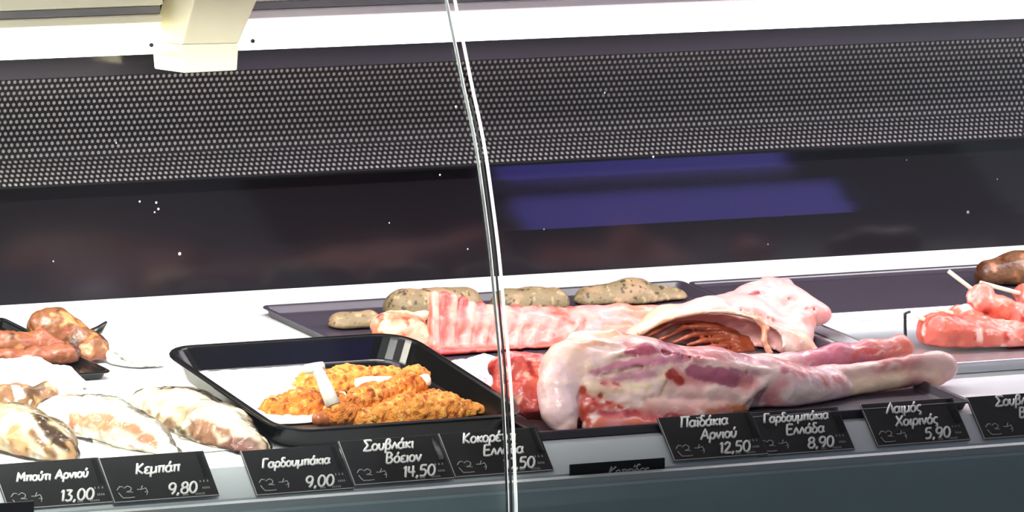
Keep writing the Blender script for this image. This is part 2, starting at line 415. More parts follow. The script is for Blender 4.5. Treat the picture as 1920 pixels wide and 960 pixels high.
b = MB(); b.extrude_x([(YL+.097, zl+.15), (YL+.103, zl+.15), (YL+.103, zl-.034), (YL+.097, zl-.034)], X0, X1); cpart(b, 'light_shield', M['rear'])
def quadY(pts, Y): return [atY(x, y, Y) for x, y in pts]
br = empty('support_bracket', atY(390, 60, YL), 'cream square bracket hanging between the two light strips', 'bracket')
BB = Vector(br.location)
f0 = quadY([(345, 137), (445, 132), (448, 82), (340, 84)], YL-.035)
k0 = [p+Vector((0, .085, 0)) for p in f0]
b = MB(); b.hexa([f0[0], f0[1], k0[1], k0[0], f0[3], f0[2], k0[2], k0[3]]); b.v = [tuple(Vector(v)-BB) for v in b.v]; b.build('bracket_foot', M['cream'], br, bevel=.002)
g0 = [f0[3]+Vector((.0005, .001, 0)), f0[2]+Vector((-.0005, .001, 0)), k0[2], k0[3]]
up = [atY(500, -40, YL-.06), atY(372, -30, YL-.06)]
b = MB(); b.hexa([g0[0], g0[1], g0[2], g0[3], up[1], up[0], up[0]+Vector((0, .085, 0)), up[1]+Vector((0, .085, 0))])
b.v = [tuple(Vector(v)-BB) for v in b.v]; b.build('bracket_arm', M['cream'], br, bevel=.002)

# ------------------------------------------------------------------ curved front glass
GY = lip_y-.030
p0 = atY(961, 905, GY); XS = p0.x
seam = [(962, 970), (960, 900), (956, 800), (950, 700), (940, 590), (930, 480), (919, 390), (905, 290), (893, 225), (880, 165), (863, 80), (847, 0), (836, -55)]
path = [atX(x, y, XS) for x, y in seam]
prof = [(p.y, p.z) for p in path]; prof = [(prof[0][0]-.0005, -.205)]+prof
fine = []
for i in range(len(prof)-1):
    P0, P1, P2, P3 = (prof[max(0, min(len(prof)-1, j))] for j in (i-1, i, i+1, i+2))
    for s_ in range(4):
        t = s_/4; fine.append(tuple(.5*(2*P1[d]+(P2[d]-P0[d])*t+(2*P0[d]-5*P1[d]+4*P2[d]-P3[d])*t*t+(3*P1[d]-P0[d]-3*P2[d]+P3[d])*t**3) for d in (0, 1)))
fine.append(prof[-1]); prof = fine
def offs(pr, d):
    out = []
    for i, p in enumerate(pr):
        a, c = pr[max(i-1, 0)], pr[min(i+1, len(pr)-1)]; ty, tz = c[0]-a[0], c[1]-a[1]; L = math.hypot(ty, tz); out.append((p[0]+tz/L*d, p[1]-ty/L*d))
    return out
def pane(xa, xb, label, ex, exd):
    o = empty('glass_pane', ((xa+xb)/2, prof[0][0], prof[0][1]), label, 'glass pane', 'curved front panes')
    B = Vector(o.location)
    b = MB(); b.extrude_x(prof+offs(prof, .006)[::-1], xa, xb, smooth=False); b.v = [tuple(Vector(v)-B) for v in b.v]; b.build('glass', M['glass'], o)
    b = MB(); e = ex+exd*.0010; b.extrude_x(offs(prof, -.0004)+offs(prof, .0064)[::-1], min(ex, e), max(ex, e)); b.v = [tuple(Vector(v)-B) for v in b.v]
    b.build('polished_edge', M['edge'], o)
    return o, B
def spots(par, B, pix):
    ins = offs(prof, .0065)
    for x, y, r in pix:
        b = MB()
        for (y0, z0), (y1, z1) in zip(ins, ins[1:]):
            v = ray(x, y); n = (z1-z0, -(y1-y0)); den = v.y*n[0]+v.z*n[1]; t = ((y0-CAM.y)*n[0]+(z0-CAM.z)*n[1])/den; p = CAM+v*t
            if min(z0, z1) <= p.z <= max(z0, z1):
                c = p-B; b.loft([[c+Vector((r*sin(u)*cos(a*pi/4), r*.4*cos(u), r*sin(u)*sin(a*pi/4))) for a in range(8)] for u in (.3, 1, 1.57, 2.1, 2.8)]); b.build('dust_speck', M['white'], par); break
pa, PB = pane(X0+.02, XS-.0068, 'left curved glass pane in front of the breaded meat', XS-.0068, 1)
pb, PB2 = pane(XS+.0068, X1-.02, 'right curved glass pane in front of the lamb', XS+.0068, -1)
spots(pa, PB, [(337, 476, .0022), (100, 490, .001), (825, 328, .0013), (877, 467, .0012), (730, 418, .001), (262, 378, .0014), (293, 380, .0016), (297, 392, .0016), (290, 398, .0012), (218, 268, .0011), (855, 200, .0016)])
spots(pb, PB2, [(1815, 398, .0022), (1225, 294, .0017), (1134, 174, .0012), (1870, 336, .001), (1440, 458, .001), (1020, 430, .0009), (1700, 300, .0008)])
b = MB(); ip = offs(prof, .003); b.extrude_x(ip[:40]+offs(prof, .005)[:40][::-1], XS-.0010, XS+.0014); b.v = [tuple(Vector(v)-PB) for v in b.v]; b.build('joint_seal', M['seal'], pa)

# ------------------------------------------------------------------ trays
def rrect(x0, y0, x1, y1, r, z, n=6):
    L = []
    for cx, cy, a0 in ((x1-r, y1-r, 0), (x0+r, y1-r, pi/2), (x0+r, y0+r, pi), (x1-r, y0+r, 1.5*pi)):
        for i in range(n+1): a = a0+pi/2*i/n; L.append((cx+r*cos(a), cy+r*sin(a), z))
    return L
def tray(fr, x0, y0, x1, y1, h, r, m, label, draft=.012, lip=.008, th=.003, name='tray', z0=.001, group=None, cat='tray'):
    cx, cy = (x0+x1)/2, (y0+y1)/2; x0, x1, y0, y1 = x0-cx, x1-cx, y0-cy, y1-cy
    def L(i, z, rr): return rrect(x0+i, y0+i, x1-i, y1-i, max(rr, .002), z)
    b = MB()
    b.loft([L(lip+draft, 0, r-lip), L(lip+th*.2, h-th, r-lip), L(0, h-th, r), L(0, h, r), L(lip, h, r-lip), L(lip+th*.6, h-th, r-lip), L(lip+draft+th, th, r-lip), L(lip+draft+.004+th, th*.8, r-lip)], smooth=False)
    o = b.build(name, m, loc=fr.o+fr.R @ Vector((cx, cy, z0)), rx=fr.rx)
    bv = o.modifiers.new('bevel', 'BEVEL'); bv.width = min(.004, th*.6); bv.segments = 2; bv.limit_method = 'ANGLE'; bv.angle_limit = R(25)
    return tag(o, label, cat, group)
# the wide dark tray under the lamb
A = DK.P(985, 803, .012); B_ = DK.P(1800, 745, .012); rear_s = DK.P(960, 548, .012).y
tray(DK, A.x-.005, .008, B_.x, rear_s, .014, .012, M['mat_tray'], 'wide shallow purple black tray under the lamb', draft=.004, lip=.005)
# rear right dark tray
a_ = DK.P(1545, 592, .01); b_ = DK.P(1250, 545, .01)
tray(DK, B_.x+.012, a_.y, X1-.7, rear_s+.005, .010, .01, M['mat_tray'], 'dark flat tray behind the pork skewers under the brown sausages', draft=.004, lip=.005)
# pork tray (shallow, steel rim)
pf = DK.P(1800, 684, .016); pl_ = DK.P(1700, 588, .016)
PORK = Frame(DK.R @ Vector((0, 0, .004)))
tray(DK, B_.x+.035, pf.y, X1-.75, a_.y-.02, .018, .01, M['steel'], 'shallow steel tray holding the pork skewers at the right', draft=.004, lip=.004)
# tilted black gloss tray with the breaded meat
TT = R(12.4)
fl_ = DK.P(530, 815, .030); frt = DK.P(985, 775, .030)
ORG = DK.R @ Vector(((fl_.x+frt.x)/2, fl_.y+.004, .0015))
TR = Frame(ORG, TT)
wt = frt.x-fl_.x+.005
bl = Vector((0, .353, 0))
tray(TR, -wt/2, 0, wt/2, bl.y, .032, .05, M['tray'], 'deep glossy black tray of breaded meat left of the seam', draft=.012, lip=.010, th=.004, z0=0)
wy = bl.y-.07
b = MB(); zf = .0012+.03*tan(TT-AL)-.0005; zr = .0012+wy*tan(TT-AL)-.0005
b.hexa([(-wt/2+.06, .03, 0), (wt/2-.07, .03, 0), (wt/2-.07, wy, 0), (-wt/2+.06, wy, 0), (-wt/2+.06, .03, zf), (wt/2-.07, .03, zf), (wt/2-.07, wy, zr), (-wt/2+.06, wy, zr)])
o = b.build('support_block', M['dark'], loc=DK.R @ (DK.R.transposed() @ ORG - Vector((0, 0, .0012))), rx=AL)
tag(o, 'low black wedge block propping up the black gloss tray', 'block')
# black tray under the sausages
sa = DK.P(212, 700, .01)
tray(DK, sa.x-.5, sa.y, sa.x, sa.y+.33, .012, .012, M['tray'], 'flat black tray under the brown sausages at the left', draft=.004, lip=.005)

# ------------------------------------------------------------------ meat
FAT = (238, 200, 194); PINK = (226, 152, 150); MUS = (200, 126, 142); RED = (208, 96, 86); ORR = (226, 128, 104); CRM = (244, 216, 190); DRK = (112, 44, 30)
LAV = (232, 204, 210)
TF = .006
def PT(pts, c, k=.004): return T(DK, pts, c, k)
def onto(fr, prims, px, py, dflt):
    """the first point of a body met along a line of sight (used to lay sinews and seams on its skin)"""
    o = fr.R.transposed() @ (CAM-fr.o); d = fr.R.transposed() @ ray(px, py).normalized(); L = CAM.length
    t = np.arange(L-.5, L+1.2, .002); p = np.array(o)+t[:, None]*np.array(d); f = np.full(len(t), 9.0)
    for pr in prims:
        if pinfo(pr)[2] == '+': f = np.minimum(f, pdist(pr, p))
    h = np.nonzero(f < 0)[0]
    return tuple(p[h[0]]) if len(h) else tuple(fr.Q(px, py, dflt))
def skin(fr, prims, pts, c, k=.003, op='+', dflt=.1, sink=0.0):
    q = [onto(fr, prims, x, y, dflt) for x, y, r in pts]; n = np.array(fr.R.transposed() @ dv)*sink
    return [('c', tuple(np.array(a)+n), tuple(np.array(b)+n), pa_[2], pb_[2], c, k, op, 1.0) for a, b, pa_, pb_ in zip(q, q[1:], pts, pts[1:])]
# front lamb hindquarter
L1 = T(DK, [(1080, 712, .10, .052, FAT), (1190, 706, .11, .050, PINK), (1330, 716, .115, .043, MUS), (1430, 724, .12, .037, FAT), (1500, 732, .12, .030, FAT)], FAT, .02)
L1 += T(DK, [(1470, 732, .105, .030, LAV), (1560, 728, .12, .022, FAT)], FAT, .02)
L1 += T(DK, [(1520, 712, .13, .018, FAT), (1630, 696, .14, .0125, PINK), (1712, 680, .145, .0105, FAT), (1760, 682, .15, .016, FAT)], PINK, .006)
L1 += T(DK, [(1530, 742, .115, .018, CRM), (1630, 722, .128, .0115, CRM), (1722, 708, .138, .0105, CRM)], CRM, .010)
L1 += T(DK, [(1748, 692, .15, .0195, FAT), (1768, 690, .15, .0195, CRM)], CRM, .012) + E_(DK, 1748, 712, .14, (.016, .016, .014), CRM)
L1 += T(DK, [(1360, 700, .17, .026, FAT), (1480, 688, .20, .018, MUS), (1570, 672, .21, .019, MUS), (1630, 662, .215, .0165, ORR), (1690, 648, .22, .0125, ORR), (1700, 653, .22, .010, RED)], MUS, .012)
# flank flap and cut rim
L1 += T(DK, [(1095, 650, .12, .018, CRM), (1058, 680, .09, .022, FAT), (1045, 730, .07, .024, LAV), (1050, 772, .05, .022, FAT), (1062, 800, .035, .014, CRM)], FAT, .014)
L1 += T(DK, [(1080, 640, .14, .013, CRM), (1150, 634, .15, .011, ORR), (1190, 640, .16, .008, CRM)], CRM, .006)
L1 += T(DK, [(1105, 726, .052, .011, CRM), (1165, 750, .050, .012, FAT), (1230, 762, .050, .010, FAT), (1310, 766, .056, .008, FAT), (1400, 757, .072, .006, CRM)], FAT, .009)
L1 += T(DK, [(1100, 765, .055, .022, RED), (1200, 775, .05, .016, PINK), (1300, 780, .055, .012, ORR), (1390, 772, .075, .009, CRM)], ORR, .008)
L1 += T(DK, [(1108, 802, .03, .013, ORR), (1160, 800, .03, .011, ORR), (1240, 794, .03, .007, PINK)], ORR, .008)
L1 += T(DK, [(1140, 722, .062, .009, CRM), (1190, 735, .056, .010, CRM), (1225, 722, .06, .010, CRM), (1246, 690, .075, .0065, CRM)], CRM, .005)
L1 += T(DK, [(1240, 735, .065, .012, FAT), (1320, 738, .07, .010, FAT), (1400, 742, .075, .010, FAT)], FAT, .008)
B1 = list(L1); WHT = (246, 224, 216)
def k1(pts, c, k=.003): return skin(DK, B1, pts, c, k)
L1 += k1([(1222, 694, .004), (1236, 676, .005), (1270, 668, .005), (1330, 680, .005), (1400, 690, .005), (1470, 702, .004)], WHT, .004)
L1 += k1([(1150, 728, .005), (1200, 742, .006), (1228, 735, .006), (1242, 712, .005), (1250, 690, .004)], CRM, .003)
L1 += k1([(1100, 690, .003), (1150, 668, .004), (1200, 655, .003), (1240, 645, .003)], CRM, .003)
L1 += k1([(1080, 652, .005), (1110, 645, .006), (1150, 648, .004), (1180, 642, .003)], (236, 180, 150), .003)
L1 += k1([(1395, 748, .005), (1425, 722, .006), (1452, 704, .005)], WHT, .004) + k1([(1325, 732, .004), (1370, 724, .004), (1415, 734, .005)], WHT, .003)
L1 += k1([(1040, 668, .004), (1062, 720, .004), (1070, 770, .004)], LAV, .004)
GRV = (162, 92, 100)
L1 += skin(DK, B1, [(1165, 672, .002), (1240, 664, .003), (1310, 674, .002)], GRV, .003, '-')
L1 += skin(DK, B1, [(1120, 706, .002), (1190, 692, .003), (1226, 684, .002)], GRV, .003, '-')
pa1 = k1([(1180, 655, .006), (1245, 653, .009), (1300, 661, .004)], (184, 94, 116), .002)
pa1 += k1([(1110, 694, .004), (1190, 678, .006), (1290, 670, .005), (1350, 674, .003)], (222, 150, 170), .002)
pa1 += k1([(1150, 714, .004), (1230, 700, .006)], (220, 164, 180), .003)
pa1 += k1([(1296, 696, .008), (1350, 706, .011), (1405, 716, .009)], (178, 106, 128), .002) + k1([(1375, 694, .004), (1400, 700, .004)], (160, 112, 130), .002)
pa1 += k1([(1254, 700, .006), (1274, 716, .007)], (186, 72, 62), .002) + k1([(1185, 728, .003), (1222, 722, .003)], (232, 216, 176), .002)
pa1 += k1([(1093, 730, .006), (1096, 765, .006), (1100, 800, .004)], (202, 90, 72), .002)
for x, y in ((1120, 738), (1138, 752), (1112, 756), (1160, 764), (1190, 772), (1128, 716), (1150, 722), (1100, 744)): pa1 += k1([(x, y, .0028), (x+7, y+3, .0022)], (196, 66, 66), .0015)
pa1 += k1([(1130, 776, .005), (1230, 782, .004), (1300, 782, .003)], (214, 104, 112), .002) + k1([(1160, 788, .002), (1260, 787, .002)], (244, 196, 190), .0015)
pa1 += k1([(1325, 768, .004), (1395, 766, .004)], (222, 146, 108), .002)
pa1 += k1([(1600, 668, .004), (1635, 657, .005), (1680, 650, .003)], (208, 104, 100), .002) + k1([(1470, 692, .007), (1560, 678, .009)], (196, 122, 142), .003)
pa1 += k1([(1480, 740, .012), (1540, 738, .010)], (234, 212, 206), .004)
leg = sdf('lamb', DK, L1, M['meat'], vox=.0028, amp=.0022, nsc=70, seed=3, paint=pa1, tau=.0035, floor=TF,
          streak=((244, 214, 208), (22, 60, 90), .54, .68), mott=[((222, 150, 150), 22, .58, .80)],
          label='large pale lamb hindquarter with two shanks lying at the front', cat='lamb')
# coarse red neck meat at the left of the hindquarter
L2 = E_(DK, 962, 692, .155, (.032, .03, .024), RED) + E_(DK, 1005, 722, .13, (.03, .03, .026), ORR) + E_(DK, 962, 735, .13, (.03, .03, .022), RED) + E_(DK, 1000, 762, .10, (.024, .024, .016), (190, 90, 84)) + E_(DK, 1008, 690, .14, (.026, .02, .018), RED)
sdf('meat_chunk', DK, L2, M['meat'], vox=.0028, amp=.006, nsc=75, seed=8, floor=TF, mott=[((170, 44, 44), 80, .56, .7), ((240, 186, 166), 60, .60, .70)],
    label='coarse red lump of meat left of the lamb hindquarter', cat='meat')
# rib rack
L3 = []
tops = [(815, 548), (850, 552), (885, 566), (918, 572), (950, 574), (985, 576), (1018, 578), (1050, 578), (1085, 580), (1120, 584)]
bots = [(815, 655), (843, 660), (872, 660), (902, 658), (932, 656), (962, 655), (992, 652), (1022, 650), (1055, 646), (1090, 636)]
for i, (t_, q_) in enumerate(zip(tops, bots)):
    mid = ((t_[0]+q_[0])/2-2, (t_[1]+q_[1])/2)
    L3 += T(DK, [(t_[0], t_[1]+8, .525, .0072, (228, 162, 146)), (mid[0], mid[1], .505, .0075, (228, 156, 146)), (q_[0], q_[1]-8, .485, .008, (226, 150, 144))], PINK, .005)
    if i:
        ot, oq = tops[i-1], bots[i-1]
        a_t = ((t_[0]+ot[0])/2, (t_[1]+ot[1])/2+10); a_q = ((q_[0]+oq[0])/2, (q_[1]+oq[1])/2-6)
        L3 += T(DK, [(a_t[0], a_t[1]-4, .527, .0075), ((a_t[0]+a_q[0])/2, (a_t[1]+a_q[1])/2, .5085, .0080), (a_q[0], a_q[1], .490, .0085)], (192, 88, 84), .005)
L3 += T(DK, [(830, 666, .475, .010), (900, 666, .475, .011), (1000, 662, .475, .010), (1100, 640, .48, .012)], RED, .006)
L3 += T(DK, [(1090, 602, .53, .020, PINK), (1160, 602, .52, .022, ORR), (1215, 600, .51, .018, PINK), (1270, 592, .50, .014, FAT)], PINK, .014)
L3 += T(DK, [(1100, 628, .50, .018, PINK), (1190, 628, .49, .018, ORR)], PINK, .014)
L3 += T(DK, [(840, 610, .525, .020), (1000, 612, .525, .022), (1120, 615, .525, .022)], PINK, .012)
L3 += T(DK, [(840, 645, .52, .020), (1000, 645, .52, .022), (1120, 640, .52, .022)], PINK, .012)
rack_paint = PT([(806, 560, .51, .003), (808, 650, .49, .003)], (184, 76, 56)) + PT([(1040, 585, .51, .006), (1075, 600, .50, .005)], (210, 88, 70)) + PT([(1100, 600, .5, .004), (1080, 640, .5, .003)], (206, 104, 92)) + \
             PT([(1130, 612, .5, .006), (1180, 608, .5, .007)], (232, 128, 104)) + PT([(830, 667, .47, .006), (1000, 662, .47, .006)], (200, 76, 78)) + \
             PT([(1110, 576, .5, .0025), (1190, 574, .5, .002), (1250, 590, .5, .002)], CRM)
rack = sdf('rib_rack', DK, L3, M['meat'], vox=.0026, amp=.0016, nsc=80, seed=11, paint=rack_paint, tau=.0022, floor=TF,
    mott=[((222, 118, 110), 60, .70, .80)], label='pink lamb rib rack with upright ribs standing behind the seam', cat='rib rack')
# loose cut slices left of the rack
L4 = E_(DK, 752, 622, .54, (.042, .03, .026), (222, 122, 92)) + E_(DK, 735, 608, .56, (.03, .025, .016), CRM) + E_(DK, 785, 642, .52, (.034, .03, .018), (232, 140, 116)) + T(DK, [(715, 600, .55, .008), (760, 595, .55, .008), (795, 592, .55, .008)], CRM, .006) + \
    T(DK, [(740, 622, .52, .008), (790, 614, .52, .008)], CRM, .006)
sdf('meat_slices', DK, L4, M['meat'], vox=.0026, amp=.004, nsc=80, seed=15, floor=TF, mott=[((240, 206, 168), 60, .64, .70), ((200, 84, 56), 70, .55, .7)],
    label='orange pink cut meat streaked with fat at the left end of the rib rack', cat='meat')
# forequarter with open ribcage
FA5 = (220, 170, 166); CR5 = (228, 180, 154)
L5 = T(DK, [(1190, 632, .40, .014, CR5), (1250, 612, .42, .026, FA5), (1330, 606, .43, .033, FA5), (1400, 612, .43, .036, FA5), (1450, 630, .42, .034, FA5)], FA5, .02)
L5 += T(DK, [(1340, 590, .46, .026, FA5), (1420, 574, .47, .028, FA5), (1480, 576, .46, .027, FA5), (1530, 588, .44, .013, PINK), (1545, 588, .43, .009, PINK)], FA5, .02)
L5 += T(DK, [(1395, 556, .48, .012, PINK), (1440, 540, .48, .0125, PINK), (1475, 532, .48, .008, PINK)], PINK, .012)
L5 += T(DK, [(1440, 645, .38, .028, FA5), (1495, 652, .37, .022, CR5), (1522, 664, .36, .012, CR5)], CR5, .012)
L5 += T(DK, [(1500, 602, .42, .022, FA5), (1495, 635, .40, .022, FA5)], FA5, .014)
L5 += T(DK, [(1200, 624, .38, .005), (1245, 600, .38, .005), (1310, 586, .385, .0045), (1370, 586, .385, .0045), (1420, 604, .38, .006), (1442, 640, .365, .007), (1444, 668, .36, .007)], (244, 208, 184), .004)
B5 = list(L5)
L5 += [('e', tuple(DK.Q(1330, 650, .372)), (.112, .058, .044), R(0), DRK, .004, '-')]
ribs = []; pa5 = []
for i in range(6):
    y0 = 600+i*12
    pts = [(1212+i*26, 632+i*5), (1265+i*18, y0+3), (1330+i*11, y0), (1390+i*5, y0+12), (1422, y0+32)]
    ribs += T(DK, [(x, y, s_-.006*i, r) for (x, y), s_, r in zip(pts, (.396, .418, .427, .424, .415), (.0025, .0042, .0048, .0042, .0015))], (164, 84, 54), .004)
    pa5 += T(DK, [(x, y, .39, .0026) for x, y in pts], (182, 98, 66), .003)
pa5 += PT([(1195, 628, .38, .004), (1245, 606, .38, .004), (1300, 593, .38, .0035), (1360, 592, .38, .003)], (236, 172, 134))
pa5 += PT([(1425, 612, .38, .004), (1436, 640, .38, .004), (1446, 668, .38, .004)], (226, 150, 122))
pa5 += PT([(1515, 602, .4, .008), (1530, 594, .4, .006)], (222, 132, 122))
def k5(pts, c, k=.003): return skin(DK, B5, pts, c, k, dflt=.4)
L5 += k5([(1420, 598, .004), (1436, 616, .005), (1432, 640, .004), (1446, 668, .005)], (226, 148, 112), .003) + k5([(1455, 612, .003), (1500, 634, .003), (1532, 662, .004)], CR5, .003)
L5 += skin(DK, B5, [(1388, 582, .002), (1420, 594, .003), (1452, 604, .002)], (190, 120, 104), .003, '-') + skin(DK, B5, [(1392, 560, .002), (1420, 552, .003), (1436, 556, .002)], (206, 130, 130), .003, '-')
L5 += skin(DK, B5, [(1440, 625, .003), (1456, 645, .004), (1462, 668, .003)], (150, 70, 52), .003, '-') + skin(DK, B5, [(1475, 560, .002), (1510, 580, .003), (1530, 580, .002)], (220, 160, 156), .003, '-')
pa5 += k5([(1492, 630, .006), (1504, 645, .005)], (196, 160, 148), .003) + k5([(1470, 640, .008), (1490, 660, .006)], (226, 196, 188), .004)
pa5 += k5([(1200, 612, .003), (1260, 588, .003), (1330, 575, .003)], (244, 206, 176), .003) + k5([(1400, 548, .004), (1450, 536, .004)], (232, 160, 164), .003)
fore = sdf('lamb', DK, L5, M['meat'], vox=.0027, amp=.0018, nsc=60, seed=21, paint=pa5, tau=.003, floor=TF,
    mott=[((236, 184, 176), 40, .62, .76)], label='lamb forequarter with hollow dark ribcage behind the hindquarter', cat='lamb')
sdf('ribs', DK, ribs, M['meat'], vox=.002, amp=.001, nsc=90, seed=5, parent=fore, base=o_base[fore.name])

# marinated rolls behind the rack
for i, (pts, lb) in enumerate([
        ([(640, 612, .66, .019), (690, 607, .66, .020)], 'small speckled olive grey meat roll behind the rack, nearest the black gloss tray'),
        ([(755, 580, .70, .027), (870, 574, .70, .027)], 'speckled olive grey meat roll behind the left end of the rib rack'),
        ([(950, 572, .70, .024), (1035, 570, .70, .024)], 'speckled olive grey meat roll behind the seam in the glass'),
        ([(1105, 568, .71, .024), (1185, 562, .71, .027), (1262, 568, .71, .023)], 'speckled olive grey meat roll behind the forequarter at the tray edge')]):
    sdf('meat_roll', DK, T(DK, pts, (150, 134, 106), .02), M['marinade'], vox=.0028, amp=.003, nsc=40, seed=40+i, floor=TF,
        mott=[((170, 146, 120), 30, .5, .66), ((84, 66, 44), 170, .66, .72), ((186, 166, 134), 140, .66, .74)], label=lb, cat='meat roll', group='marinated rolls behind the rack')

# brown sausage, right rear
sdf('sausage', DK, T(DK, [(1852, 514, .68, .020), (1905, 508, .68, .025), (1985, 502, .68, .025)], (144, 112, 88), .02), M['casing'], vox=.0028, amp=.002, nsc=50, seed=60, floor=.006,
    mott=[((118, 76, 48), 40, .5, .7), ((186, 140, 110), 60, .6, .72)], label='fat brown sausage at the right edge behind the skewers', cat='sausage')

# pork skewers
def skewer(pts, rad, seed, label, stick, mt):
    pr = []; rnd = random.Random(seed)
    for i, (x, y, S) in enumerate(pts):
        r = rad*rnd.uniform(.88, 1.1); cc = rnd.choice([(228, 134, 114), (216, 116, 100), (232, 152, 140)])
        pr += E_(DK, x+rnd.uniform(-5, 5), y+rnd.uniform(-3, 3), S, (r*1.0, r*1.15, r*.95), cc, rnd.uniform(-.6, .6), k=.006)
        pr += E_(DK, x+rnd.uniform(-14, 14), y+rnd.uniform(-10, 10), S-rnd.uniform(0, .012), (r*.6, r*.7, r*.6), rnd.choice([(228, 134, 114), (236, 160, 146), (208, 104, 92)]), rnd.uniform(-.6, .6), k=.003)
    o = sdf('pork_skewer', DK, pr, M['meat'], vox=.0027, amp=.006, nsc=60, seed=seed, floor=.008, mott=mt, label=label, cat='skewer', group='raw pork skewers')
    b = MB(); bs = Vector(o_base[o.name]); b.tube([DK.Q(*p)-bs for p in stick], .0030, 10); b.build('stick', M['wood'], o)
    return o
mt = [((248, 206, 196), 38, .64, .72), ((196, 70, 58), 60, .58, .72)]
skewer([(1838, 562, .40), (1868, 580, .39), (1900, 592, .385), (1935, 604, .38), (1965, 612, .375)], .024, 71, 'raw pork skewer lying on top of the others with its stick pointing left', [(1778, 508, .43), (1830, 548, .405), (1970, 612, .38)], mt)
skewer([(1762, 622, .35), (1796, 628, .345), (1836, 634, .34), (1876, 638, .335), (1914, 640, .33), (1950, 640, .33)], .031, 75, 'raw pork skewer of large chunks at the front of the steel tray', [(1722, 594, .36), (1790, 626, .345), (1950, 632, .33)], mt)
skewer([(1815, 600, .40), (1856, 606, .40), (1900, 612, .40), (1940, 615, .40)], .024, 78, 'raw pork skewer half hidden under the topmost one', [(1758, 580, .41), (1830, 600, .40), (1940, 612, .40)], mt)
skewer([(1925, 556, .50), (1960, 560, .50)], .020, 79, 'raw pork skewer at the rear with its bare stick along the right edge', [(1838, 530, .50), (1920, 552, .50), (1965, 560, .50)], mt)

# ------------------------------------------------------------------ breaded meat in the black tray
ORA = (228, 140, 54); OR2 = (234, 156, 70)
crumb = [((188, 92, 26), 220, .54, .66), ((246, 184, 100), 170, .58, .68), ((150, 72, 30), 90, .68, .74)]
def bread(prims, seed, label, name='breaded_cutlet', **k):
    return sdf(name, TR, prims, M['dry'], vox=.0023, amp=.0055, nsc=150, seed=seed, floor=.0045, mott=crumb, tau=.006, label=label, cat='breaded meat', group='breaded meat in the black tray', octv=2, **k)
bread(T(TR, [(512, 770, .15, .018), (570, 766, .15, .022), (630, 772, .13, .020)], ORA, .02), 81, 'flat breaded cutlet at the left end of the black tray')
bread(T(TR, [(585, 732, .23, .026), (660, 730, .23, .028), (735, 722, .23, .024)], OR2, .02), 82, 'breaded cutlet at the back of the black tray under the bone')
bread(T(TR, [(680, 792, .08, .018), (760, 782, .09, .026), (830, 778, .10, .024), (895, 780, .10, .016)], OR2, .02) + E_(TR, 800, 760, .13, (.055, .035, .018), ORA), 83, 'wide mound of breaded meat at the front right of the black tray')
dr = bread(T(TR, [(630, 778, .085, .018), (690, 755, .12, .021), (760, 728, .15, .018), (792, 716, .16, .010)], ORA, .02), 84, 'long breaded drumstick with a white bone lying across the black tray', name='breaded_drumstick')
b = MB(); bs = Vector(o_base[dr.name])
b.tube([TR.Q(x, y, S)-bs for x, y, S in [(668, 718, .165), (685, 717, .165), (720, 713, .16), (780, 714, .15), (795, 714, .15), (803, 712, .15)]], [.006, .008, .0055, .006, .009, .008], 12)
b.build('bone', M['bone'], dr)
sdf('cut_end', TR, T(TR, [(598, 786, .085, .009), (632, 780, .09, .017)], (184, 112, 66), .01), M['meat'], vox=.0023, amp=.002, nsc=80, seed=85, parent=dr, base=o_base[dr.name], floor=.0045)
d2 = bread(T(TR, [(642, 768, .09, .012), (628, 745, .10, .010)], ORA, .01), 86, 'short breaded drumstick with its flat white bone end pointing up', name='breaded_drumstick')
b = MB(); bs = Vector(o_base[d2.name])
b.tube([TR.Q(x, y, S)-bs for x, y, S in [(625, 760, .085), (612, 730, .10), (600, 702, .12), (592, 692, .125)]], [.010, .009, .0075, .009], 12)
b.tube([TR.Q(x, y, S)-bs for x, y, S in [(572, 692, .125), (592, 690, .125), (606, 686, .125)]], [.006, .0075, .006], 10)
b.build('bone', M['bone'], d2)
bread(E_(TR, 780, 702, .17, (.018, .018, .012), OR2, k=.01), 87, 'small breaded nugget resting behind the long bone', name='breaded_nugget')
# white sheet standing in for the glare in the left of the tray
def sheet(name, fr, cor, m, label, cat, amp=.004, th=.0008, n=26, seed=1, nsc=40, group=None):
    bse = sum((Vector(c) for c in cor), Vector())/4; bse.z = min(c[2] for c in cor)
    pts = []
    for j in range(n):
        for i in range(n):
            u, v = i/(n-1), j/(n-1); p = (Vector(cor[0])*(1-u)+Vector(cor[1])*u)*(1-v)+(Vector(cor[3])*(1-u)+Vector(cor[2])*u)*v; pts.append(p)
    A_ = np.array(pts); q = vnoise(A_, nsc, seed, 3); ex = vnoise(A_, nsc*.6, seed+9, 2)-.5
    up = [Vector(p)+Vector((ex[i]*.012, ex[-i]*.012, max(0, (q[i]-.35))*amp*2)) - bse for i, p in enumerate(pts)]
    dn = [p-Vector((0, 0, th)) for p in up]
    fs = [(j*n+i, j*n+i+1, (j+1)*n+i+1, (j+1)*n+i) for j in range(n-1) for i in range(n-1)]
    ring = [i for i in range(n)]+[(j+1)*n-1 for j in range(1, n)]+[n*n-1-i for i in range(1, n)]+[(n-1-j)*n for j in range(1, n-1)]
    side = [(ring[k], ring[(k+1) % len(ring)], n*n+ring[(k+1) % len(ring)], n*n+ring[k]) for k in range(len(ring))]
    b = MB(); b.add(up+dn, fs+[tuple(n*n+k for k in f[::-1]) for f in fs]+side, 0, True)
    o = b.build(name, m, loc=fr.o+fr.R @ bse, rx=fr.rx); return tag(o, label, cat, group)
lx = -wt/2+.036
